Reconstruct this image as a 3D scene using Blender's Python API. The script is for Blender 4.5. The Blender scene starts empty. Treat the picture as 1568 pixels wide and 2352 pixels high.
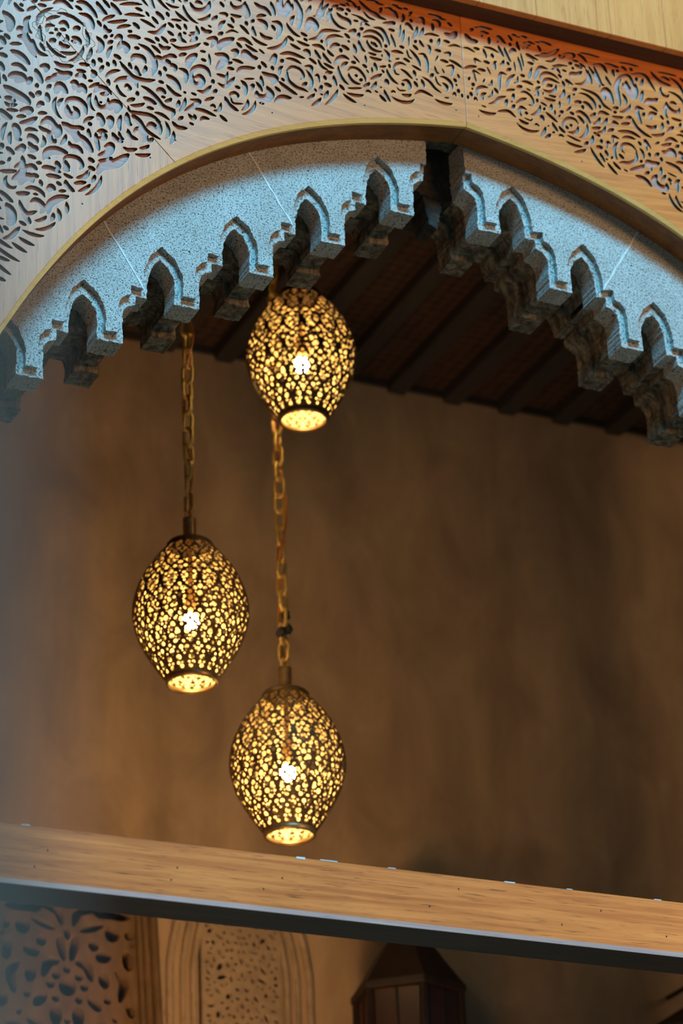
import bpy, bmesh, math, random
import numpy as np
from mathutils import Vector, Matrix

S = bpy.context.scene
COL = S.collection
random.seed(4)
rng = np.random.default_rng(11)

# ------------------------------------------------------------------ camera
CAM = Vector((-3.1, -5.66105, 1.6))
YAW, PITCH, ROLL = math.radians(25.448), math.radians(26.412), math.radians(-2.382)
fwd = Vector((math.sin(YAW) * math.cos(PITCH), math.cos(YAW) * math.cos(PITCH), math.sin(PITCH)))
rgt = Vector((math.cos(YAW), -math.sin(YAW), 0))
upv = rgt.cross(fwd)
r2 = rgt * math.cos(ROLL) + upv * math.sin(ROLL)
u2 = upv * math.cos(ROLL) - rgt * math.sin(ROLL)
cd = bpy.data.cameras.new('camera')
cam = bpy.data.objects.new('camera', cd)
COL.objects.link(cam)
Mx = Matrix((r2, u2, -fwd)).transposed().to_4x4()
Mx.translation = CAM
cam.matrix_world = Mx
cd.sensor_fit = 'VERTICAL'
cd.sensor_height = 36.0
cd.sensor_width = 24.0
cd.lens = 6811.0 * 36.0 / 2352.0
cd.clip_start = 0.05
cd.dof.use_dof = True
cd.dof.focus_distance = 7.15
cd.dof.aperture_fstop = 2.5
cd.dof.aperture_blades = 9
S.camera = cam

# ------------------------------------------------------------------ world, light, exposure
W = bpy.data.worlds.new('courtyard_sky')
S.world = W
W.use_nodes = True
W.node_tree.nodes['Background'].inputs[0].default_value = (0.42, 0.62, 0.9, 1)
W.node_tree.nodes['Background'].inputs[1].default_value = 0.022

def area(name, loc, aim, sx, sy, power, col):
    l = bpy.data.lights.new(name, 'AREA')
    l.shape = 'RECTANGLE'
    l.size, l.size_y = sx, sy
    l.energy = power
    l.color = col
    o = bpy.data.objects.new(name, l)
    COL.objects.link(o)
    o.location = loc
    o.rotation_euler = (Vector(aim) - Vector(loc)).to_track_quat('-Z', 'Y').to_euler()
    return o

# daylight falling through the opening of the courtyard, high in front of the arch
area('courtyard_daylight', (-1.2, -7.1, 12.4), (0, 0, 5.5), 5.0, 1.8, 2150, (0.155, 0.625, 1.0))
# added warm fill lights with no lamp seen: right, left, alcove wall
area('warm_fill', (4.6, -6.2, 6.2), (0, 0, 5.3), 1.6, 1.6, 215, (1.0, 0.58, 0.26))
area('warm_fill_left', (-6.0, -4.6, 3.6), (0, 0, 5.3), 1.2, 1.2, 26, (1.0, 0.58, 0.26))
sp = bpy.data.lights.new('alcove_wall_fill', 'SPOT')  # added unseen spot that brightens the alcove wall
sp.energy = 205; sp.color = (1.0, 0.52, 0.20); sp.spot_size = math.radians(74); sp.spot_blend = 1.0; sp.shadow_soft_size = .3
so = bpy.data.objects.new('alcove_wall_fill', sp); COL.objects.link(so)
so.location = (-0.55, 0.55, 2.5)
so.rotation_euler = (Vector((-0.30, 2.4, 4.70)) - Vector(so.location)).to_track_quat('-Z', 'Y').to_euler()

vs = S.view_settings
vs.view_transform = 'Standard'
vs.look = 'None'
vs.exposure = 0.12
vs.gamma = 1.0
vs.use_curve_mapping = False

# ------------------------------------------------------------------ helpers
def link(name, me, mats=(), parent=None):
    o = bpy.data.objects.new(name, me)
    COL.objects.link(o)
    if me is not None:
        for m in (mats if isinstance(mats, (list, tuple)) else [mats]):
            me.materials.append(m)
    if parent is not None:
        o.parent = parent
    return o

def empty(name, loc=(0, 0, 0)):
    o = bpy.data.objects.new(name, None)
    o.location = loc
    o.empty_display_size = 0.05
    COL.objects.link(o)
    return o

def tag(o, label=None, cat=None, group=None, kind=None):
    if label: o['label'] = label
    if cat: o['category'] = cat
    if group: o['group'] = group
    if kind: o['kind'] = kind
    return o

def mesh(name, v, f, smooth=False):
    me = bpy.data.meshes.new(name)
    me.from_pydata([tuple(map(float, p)) for p in v], [], [tuple(map(int, q)) for q in f])
    if smooth:
        me.polygons.foreach_set('use_smooth', [True] * len(me.polygons))
    me.update()
    return me

class MB:
    def __init__(s): s.v, s.f = [], []
    def add(s, v, f):
        n = len(s.v); s.v += [tuple(p) for p in v]; s.f += [tuple(i + n for i in q) for q in f]; return s
    def box(s, x0, x1, y0, y1, z0, z1):
        v = [(x, y, z) for x in (x0, x1) for y in (y0, y1) for z in (z0, z1)]
        return s.add(v, [(0, 1, 3, 2), (4, 6, 7, 5), (0, 4, 5, 1), (2, 3, 7, 6), (0, 2, 6, 4), (1, 5, 7, 3)])
    def prism(s, pts, y0, y1):
        """pts (x,z) outline, counter-clockwise seen from the front; extruded from y0 (front) to y1"""
        a = sum(pts[i][0] * pts[(i + 1) % len(pts)][1] - pts[(i + 1) % len(pts)][0] * pts[i][1] for i in range(len(pts)))
        if a < 0: pts = pts[::-1]
        n = len(pts)
        v = [(x, y0, z) for x, z in pts] + [(x, y1, z) for x, z in pts]
        f = [tuple(range(n)), tuple(range(2 * n - 1, n - 1, -1))]
        f += [(i, i + n, (i + 1) % n + n, (i + 1) % n) for i in range(n)]
        return s.add(v, f)
    def lathe(s, prof, seg=32, c=(0, 0, 0), cap=False):
        v, f = [], []
        for r, z in prof:
            for k in range(seg):
                a = 2 * math.pi * k / seg
                v.append((c[0] + r * math.cos(a), c[1] + r * math.sin(a), c[2] + z))
        for i in range(len(prof) - 1):
            for k in range(seg):
                k2 = (k + 1) % seg
                f.append((i * seg + k, i * seg + k2, (i + 1) * seg + k2, (i + 1) * seg + k))
        if cap:
            f.append(tuple(range(seg - 1, -1, -1)))
            f.append(tuple((len(prof) - 1) * seg + k for k in range(seg)))
        return s.add(v, f)
    def tube(s, path, r, seg=8, closed=False):
        n = len(path); P = [Vector(p) for p in path]; v, f = [], []
        for i in range(n):
            a = P[(i - 1) % n] if (closed or i > 0) else P[0]
            b = P[(i + 1) % n] if (closed or i < n - 1) else P[-1]
            t = (b - a).normalized()
            ref = Vector((0, 1, 0)) if abs(t.y) < .9 else Vector((1, 0, 0))
            e1 = t.cross(ref).normalized(); e2 = t.cross(e1)
            rr = r[i] if isinstance(r, (list, tuple)) else r
            for k in range(seg):
                q = 2 * math.pi * k / seg
                v.append(P[i] + e1 * (rr * math.cos(q)) + e2 * (rr * math.sin(q)))
        for i in range(n if closed else n - 1):
            j = (i + 1) % n
            for k in range(seg):
                k2 = (k + 1) % seg
                f.append((i * seg + k, i * seg + k2, j * seg + k2, j * seg + k))
        return s.add(v, f)
    def build(s, name, mats, parent=None, smooth=False):
        return link(name, mesh(name, s.v, s.f, smooth), mats, parent)

def bevel(o, w, seg=2, ang=35):
    m = o.modifiers.new('bevel', 'BEVEL')
    m.width = w; m.segments = seg; m.limit_method = 'ANGLE'; m.angle_limit = math.radians(ang)
    m.harden_normals = False
    return o

def spline(pts, step):
    """Catmull-Rom through 2-D points, sampled about every step"""
    P = np.array(pts, float)
    if len(P) == 2:
        n = max(3, int(np.linalg.norm(P[1] - P[0]) / step) + 1)
        t = np.linspace(0, 1, n)[:, None]
        return P[0] * (1 - t) + P[1] * t
    Q = np.vstack([2 * P[0] - P[1], P, 2 * P[-1] - P[-2]])
    out = []
    for i in range(1, len(Q) - 2):
        p0, p1, p2, p3 = Q[i - 1:i + 3]
        n = max(2, int(np.linalg.norm(p2 - p1) / step) + 1)
        for t in np.linspace(0, 1, n, endpoint=False):
            out.append(.5 * (2 * p1 + (p2 - p0) * t + (2 * p0 - 5 * p1 + 4 * p2 - p3) * t * t + (3 * p1 - p0 - 3 * p2 + p3) * t ** 3))
    out.append(Q[-2])
    return np.array(out)

def carve(sd, x0, z0, h, pts, w, taper=.55, lo=.16):
    """cut a stroke (tapering to both ends, max width w) out of the solid field sd"""
    C = spline(pts, h * .9)
    n = len(C)
    t = np.linspace(0, 1, n)
    R = .5 * w * np.maximum(lo, np.sin(np.pi * np.clip(t, .02, .98)) ** taper)
    nz, nx = sd.shape
    for (cx, cz), r in zip(C, R):
        m = r + 4 * h
        i0 = max(0, int((cx - m - x0) / h)); i1 = min(nx, int((cx + m - x0) / h) + 2)
        j0 = max(0, int((cz - m - z0) / h)); j1 = min(nz, int((cz + m - z0) / h) + 2)
        if i0 >= i1 or j0 >= j1: continue
        xs = x0 + np.arange(i0, i1) * h - cx
        zs = z0 + np.arange(j0, j1) * h - cz
        d = np.sqrt(xs[None, :] ** 2 + zs[:, None] ** 2) - r
        sub = sd[j0:j1, i0:i1]
        np.minimum(sub, d, out=sub)

def fret(sd, h, mapf, wall=True, merge=True):
    """solid where sd>0. Marching squares: front faces plus the walls of every opening.
    mapf(gx, gz, back) turns arrays of grid coordinates into points"""
    ins = sd > 0
    nz, nx = sd.shape
    c = ins[:-1, :-1].astype(int) + ins[:-1, 1:] + ins[1:, 1:] + ins[1:, :-1]
    vid = {}; gx = []; gz = []
    def vert(key, x, z):
        k = vid.get(key)
        if k is None:
            k = vid[key] = len(gx); gx.append(x); gz.append(z)
        return k
    faces = []; segs = []
    full = (c == 4)
    if merge:
        for j in range(nz - 1):
            row = full[j]
            e = np.flatnonzero(np.diff(np.concatenate(([0], row.view(np.int8), [0]))))
            for a, b in zip(e[::2], e[1::2]):
                faces.append((vert((0, j, a), a, j), vert((0, j, b), b, j), vert((0, j + 1, b), b, j + 1), vert((0, j + 1, a), a, j + 1)))
    else:
        for j, a in zip(*np.nonzero(full)):
            b = a + 1
            faces.append((vert((0, j, a), a, j), vert((0, j, b), b, j), vert((0, j + 1, b), b, j + 1), vert((0, j + 1, a), a, j + 1)))
    for j, i in zip(*np.nonzero((c > 0) & (c < 4))):
        cs = ((i, j), (i + 1, j), (i + 1, j + 1), (i, j + 1))
        poly = []
        for k in range(4):
            (xa, za), (xb, zb) = cs[k], cs[(k + 1) % 4]
            va, vb = sd[za, xa], sd[zb, xb]
            if va > 0: poly.append((vert((0, za, xa), xa, za), 0))
            if (va > 0) != (vb > 0):
                t = va / (va - vb); t = min(.97, max(.03, t))
                key = (1, min(za, zb), min(xa, xb), 0 if za == zb else 1)
                poly.append((vert(key, xa + (xb - xa) * t, za + (zb - za) * t), 1 if va > 0 else 2))
        faces.append(tuple(p[0] for p in poly))
        for k in range(len(poly)):
            p, q = poly[k], poly[(k + 1) % len(poly)]
            if p[1] == 1 and q[1] == 2: segs.append((p[0], q[0]))
    gx = np.array(gx, float); gz = np.array(gz, float)
    V = mapf(gx, gz, False)
    if wall and segs:
        ids = sorted({i for s in segs for i in s}); mp = {i: n + len(gx) for n, i in enumerate(ids)}
        V = np.vstack([V, mapf(gx[ids], gz[ids], True)])
        faces += [(b, a, mp[a], mp[b]) for a, b in segs]
    return V, faces, len(segs)

def fast_mesh(name, V, faces, nw=0):
    me = bpy.data.meshes.new(name)
    V = np.asarray(V, np.float32)
    me.vertices.add(len(V)); me.vertices.foreach_set('co', V.ravel())
    ln = np.array([len(f) for f in faces], np.int32)
    idx = np.fromiter((i for f in faces for i in f), np.int32)
    me.loops.add(len(idx)); me.loops.foreach_set('vertex_index', idx)
    me.polygons.add(len(ln))
    me.polygons.foreach_set('loop_start', np.concatenate(([0], np.cumsum(ln)[:-1])).astype(np.int32))
    if nw: me.polygons.foreach_set('material_index', np.concatenate([np.zeros(len(ln) - nw, np.int32), np.ones(nw, np.int32)]))
    me.update(calc_edges=True); me.validate()
    return me

# ------------------------------------------------------------------ materials
def nt(name):
    m = bpy.data.materials.new(name); m.use_nodes = True
    n = m.node_tree
    return m, n, n.nodes['Principled BSDF']

def node(n, t, **k):
    x = n.nodes.new(t)
    for a, b in k.items():
        if a.startswith('_'): setattr(x, a[1:], b)
        else: x.inputs[a.replace('__', ' ')].default_value = b
    return x

def coords(n, scale=(1, 1, 1), rot=(0, 0, 0)):
    tc = n.nodes.new('ShaderNodeTexCoord'); mp = n.nodes.new('ShaderNodeMapping')
    mp.inputs['Scale'].default_value = scale; mp.inputs['Rotation'].default_value = rot
    n.links.new(tc.outputs['Object'], mp.inputs['Vector'])
    return mp.outputs['Vector']

def ramp(n, fac, stops):
    r = n.nodes.new('ShaderNodeValToRGB')
    e = r.color_ramp.elements
    while len(e) < len(stops): e.new(.5)
    for x, (p, c) in zip(e, stops):
        x.position = p; x.color = (*c, 1)
    n.links.new(fac, r.inputs['Fac'])
    return r.outputs['Color']

def mix(n, fac, a, b, mode='MIX'):
    m = n.nodes.new('ShaderNodeMix'); m.data_type = 'RGBA'; m.blend_type = mode
    if isinstance(fac, (int, float)): m.inputs['Factor'].default_value = fac
    else: n.links.new(fac, m.inputs['Factor'])
    for k, v in ((6, a), (7, b)):
        if isinstance(v, tuple): m.inputs[k].default_value = (*v, 1)
        else: n.links.new(v, m.inputs[k])
    return m.outputs[2]

def noise(n, vec, scale, detail=4, rough=.55, dist=0):
    x = node(n, 'ShaderNodeTexNoise', Scale=scale, Detail=detail, Roughness=rough, Distortion=dist)
    n.links.new(vec, x.inputs['Vector'])
    return x.outputs['Fac']

def bump(n, h, b, strength, dist):
    x = node(n, 'ShaderNodeBump', Strength=strength, Distance=dist)
    n.links.new(h, x.inputs['Height']); n.links.new(x.outputs['Normal'], b.inputs['Normal'])

def wood(name, light, dark, ang=0.0, rough=.4, along='X', spec=.5, cs=1.0, contrast=1.0):
    """oak veneer; grain runs along X turned by ang in the facade plane (or along Y / Z)"""
    m, n, b = nt(name)
    sc = {'X': (2.2, 50, 66), 'Z': (66, 50, 2.2), 'Y': (66, 2.2, 50)}[along]
    # turn first, then stretch
    v0 = coords(n, (1, 1, 1), (0, ang, 0))
    mp = n.nodes.new('ShaderNodeMapping'); mp.inputs['Scale'].default_value = tuple(q * cs for q in sc)
    n.links.new(v0, mp.inputs['Vector']); v = mp.outputs['Vector']
    g = noise(n, v, 1.0, 6, .6, .6)
    mp2 = n.nodes.new('ShaderNodeMapping'); mp2.inputs['Scale'].default_value = tuple(q * cs * (5 if q > 10 else 6) for q in sc)
    n.links.new(v0, mp2.inputs['Vector'])
    p = noise(n, mp2.outputs['Vector'], 1.0, 3, .6)
    c1 = ramp(n, g, [(.36, dark), (.62, light)])
    dk = tuple(q * (1 - .42 * contrast) for q in dark)
    pr = ramp(n, p, [(.30, (1, 1, 1)), (.42, (0, 0, 0))])
    c2 = mix(n, pr, c1, dk)
    big = noise(n, v0, 3.5, 2)
    br = ramp(n, big, [(.3, (.88, .86, .84)), (.7, (1.06, 1.05, 1.04))])
    c3 = mix(n, 1.0, c2, br, 'MULTIPLY')
    n.links.new(c3, b.inputs['Base Color'])
    b.inputs['Roughness'].default_value = rough
    b.inputs['Specular IOR Level'].default_value = spec
    bump(n, p, b, .12, .0015)
    return m

WL, WD = (.88, .232, .036), (.68, .160, .021)
M_wood_v = wood('oak_vertical', WL, WD, 0, .38, 'Z', .85)
M_wood_l = wood('oak_left', WL, WD, math.radians(-6), .38, 'X', .85)
M_wood_r = wood('oak_right', WL, WD, math.radians(6), .38, 'X', .85)
M_back = wood('oak_backing', (.60, .27, .20), (.48, .20, .145), 0, .55, 'X')
M_edge = wood('pale_edge', (.97, .52, .15), (.90, .43, .11), .2, .45, 'X', contrast=.5)
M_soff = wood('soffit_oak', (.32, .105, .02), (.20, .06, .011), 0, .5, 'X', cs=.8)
M_dark = wood('dark_brown_wood', (.12, .042, .016), (.075, .025, .009), 0, .6, 'X')  # dark brown wood for the fascia core and beam underside
M_fasc = wood('fascia_oak', (.90, .31, .08), (.78, .24, .052), 0, .38, 'Z')
M_beam = wood('beam_oak', (.90, .235, .045), (.56, .11, .015), 0, .42, 'X', cs=.9, contrast=1.9)
M_beam_edge = wood('beam_raw_edge', (.80, .55, .50), (.66, .44, .40), 0, .6, 'X', contrast=.5)

def plain(name, col, rough=.6, metal=0, emit=None, es=0):
    m, n, b = nt(name)
    b.inputs['Base Color'].default_value = (*col, 1)
    b.inputs['Roughness'].default_value = rough
    b.inputs['Metallic'].default_value = metal
    if emit:
        b.inputs['Emission Color'].default_value = (*emit, 1); b.inputs['Emission Strength'].default_value = es
    return m

def mottled(name, a, c, scale, rough=.7, metal=0, bs=.15, bd=.002, sc=(1, 1, 1)):
    m, n, b = nt(name)
    v = coords(n, sc)
    f = noise(n, v, scale, 5, .6)
    n.links.new(ramp(n, f, [(.32, a), (.68, c)]), b.inputs['Base Color'])
    b.inputs['Roughness'].default_value = rough; b.inputs['Metallic'].default_value = metal
    if bs: bump(n, noise(n, v, scale * 6, 4), b, bs, bd)
    return m

def stone_mat():
    m, n, b = nt('coral_stone')
    v = coords(n)
    big = noise(n, v, 9, 4)
    base = ramp(n, big, [(.3, (.48, .45, .41)), (.7, (.60, .58, .54))])
    pit = noise(n, v, 230, 4, .7)
    pr = ramp(n, pit, [(.41, (1, 1, 1)), (.47, (0, 0, 0))])
    c = mix(n, pr, base, (.09, .07, .05))
    pit2 = noise(n, v, 420, 2, .5)
    c2 = mix(n, ramp(n, pit2, [(.36, (.75, .75, .75)), (.5, (0, 0, 0))]), c, (.25, .2, .15))
    hole = noise(n, v, 55, 2, .5)
    c3 = mix(n, ramp(n, hole, [(.27, (1, 1, 1)), (.31, (0, 0, 0))]), c2, (.08, .06, .04))
    n.links.new(c3, b.inputs['Base Color'])
    b.inputs['Roughness'].default_value = .95
    b.inputs['Specular IOR Level'].default_value = .15
    bump(n, pit, b, .55, .004)
    return m
M_stone = stone_mat()
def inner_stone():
    # darker, mottled brown stone of the inner layers
    m, n, b = nt('dark_mottled_stone')
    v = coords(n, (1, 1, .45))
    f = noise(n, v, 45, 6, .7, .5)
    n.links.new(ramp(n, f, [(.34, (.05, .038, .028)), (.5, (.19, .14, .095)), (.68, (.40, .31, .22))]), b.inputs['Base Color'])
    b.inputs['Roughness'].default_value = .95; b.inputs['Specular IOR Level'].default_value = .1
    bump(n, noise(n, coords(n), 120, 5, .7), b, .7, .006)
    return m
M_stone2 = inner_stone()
M_recess_shade = mottled('recess_shade_stone', (.008, .007, .006), (.05, .038, .026), 40, .95, 0, .8, .006)  # stone darkened: shade of the crown recess put into the colour
M_mortar = mottled('lime_mortar', (.62, .58, .54), (.74, .70, .66), 40, .9)

def plaster():
    m, n, b = nt('tadelakt_plaster')
    v = coords(n, (1, 1, .35)); v2 = coords(n)
    a = noise(n, coords(n, (1, 1, .55)), 4.5, 5, .6, .6)
    c = ramp(n, a, [(.3, (.27, .185, .12)), (.7, (.46, .33, .215))])
    s = noise(n, coords(n, (7, 7, .5)), 1.0, 4, .6)
    c2 = mix(n, 1.0, c, ramp(n, s, [(.32, (.88, .87, .86)), (.65, (1.04, 1.03, 1.02))]), 'MULTIPLY')
    n.links.new(c2, b.inputs['Base Color'])
    b.inputs['Roughness'].default_value = .75
    bump(n, noise(n, v2, 14, 4), b, .15, .01)
    return m
M_plaster = plaster()
M_stucco = mottled('carved_stucco', (.26, .19, .125), (.36, .27, .185), 30, .8)
M_cedar = mottled('carved_cedar', (.075, .042, .018), (.145, .082, .034), 26, .7, sc=(1, 1, .4))
M_hole = plain('dark_backing', (.012, .010, .009), .9)
M_brass = mottled('pierced_brass', (.055, .032, .011), (.13, .078, .027), 60, .58, .6, .1, .0008)  # outer copy of the brass, its backlit shade put into the colour
M_brass_in = mottled('lamplit_brass', (.72, .52, .24), (.82, .62, .30), 60, .5, .3, 0)  # inner copy of the same brass, bulb glow put into the colour
M_chain = mottled('aged_brass_chain', (.55, .34, .08), (.75, .50, .14), 90, .45, .45, 0)
M_socket = mottled('dark_brass_socket', (.20, .12, .05), (.34, .21, .08), 60, .4, .7, 0)
M_cord = mottled('amber_cord', (.42, .12, .03), (.58, .2, .05), 80, .45, 0, 0)
M_tape = plain('black_tape', (.012, .010, .010), .6)
M_bulb = plain('lit_bulb', (1, .9, .7), .5, 0, (1.0, .77, .38), 230)
M_darkiron = mottled('dark_iron', (.018, .010, .008), (.032, .018, .013), 20, .55, .3, .1, .001)
M_redglass = mottled('dark_red_glass', (.022, .006, .0035), (.045, .012, .006), 12, .35, 0, 0)
M_ground = mottled('courtyard_tiles', (.34, .24, .17), (.44, .32, .23), 4, .7)
M_pillar = mottled('grey_plaster', (.62, .60, .60), (.70, .68, .68), 6, .8, 0, .1)
M_nail = plain('nail_holes', (.02, .015, .012), .9)
M_char_shade = plain('charred_shade_edge', (.055, .028, .013), .8)  # dark cut walls: laser char and the openings' shade in one colour
M_line = plain('scorched_line', (.10, .055, .025), .8)
M_chip = plain('paint_chips', (.75, .78, .80), .6)

def ceil_mat():
    m, n, b = nt('painted_ceiling')
    v = coords(n, (1, 1, 1))
    vo = node(n, 'ShaderNodeTexVoronoi', Scale=24.0, Randomness=.2)
    n.links.new(v, vo.inputs['Vector'])
    r1 = ramp(n, vo.outputs['Distance'], [(.22, (.012, .008, .006)), (.30, (.060, .026, .012)), (.55, (.04, .017, .009)), (.68, (.009, .006, .005))])
    n.links.new(r1, b.inputs['Base Color']); b.inputs['Roughness'].default_value = .7
    return m
M_ceil = ceil_mat()
M_cbeam = mottled('dark_ceiling_beam', (.018, .016, .016), (.032, .028, .026), 8, .6, 0, .1, .002, (1, .2, 1))

# ------------------------------------------------------------------ drawings, millimetres in the plane of the facade

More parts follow.
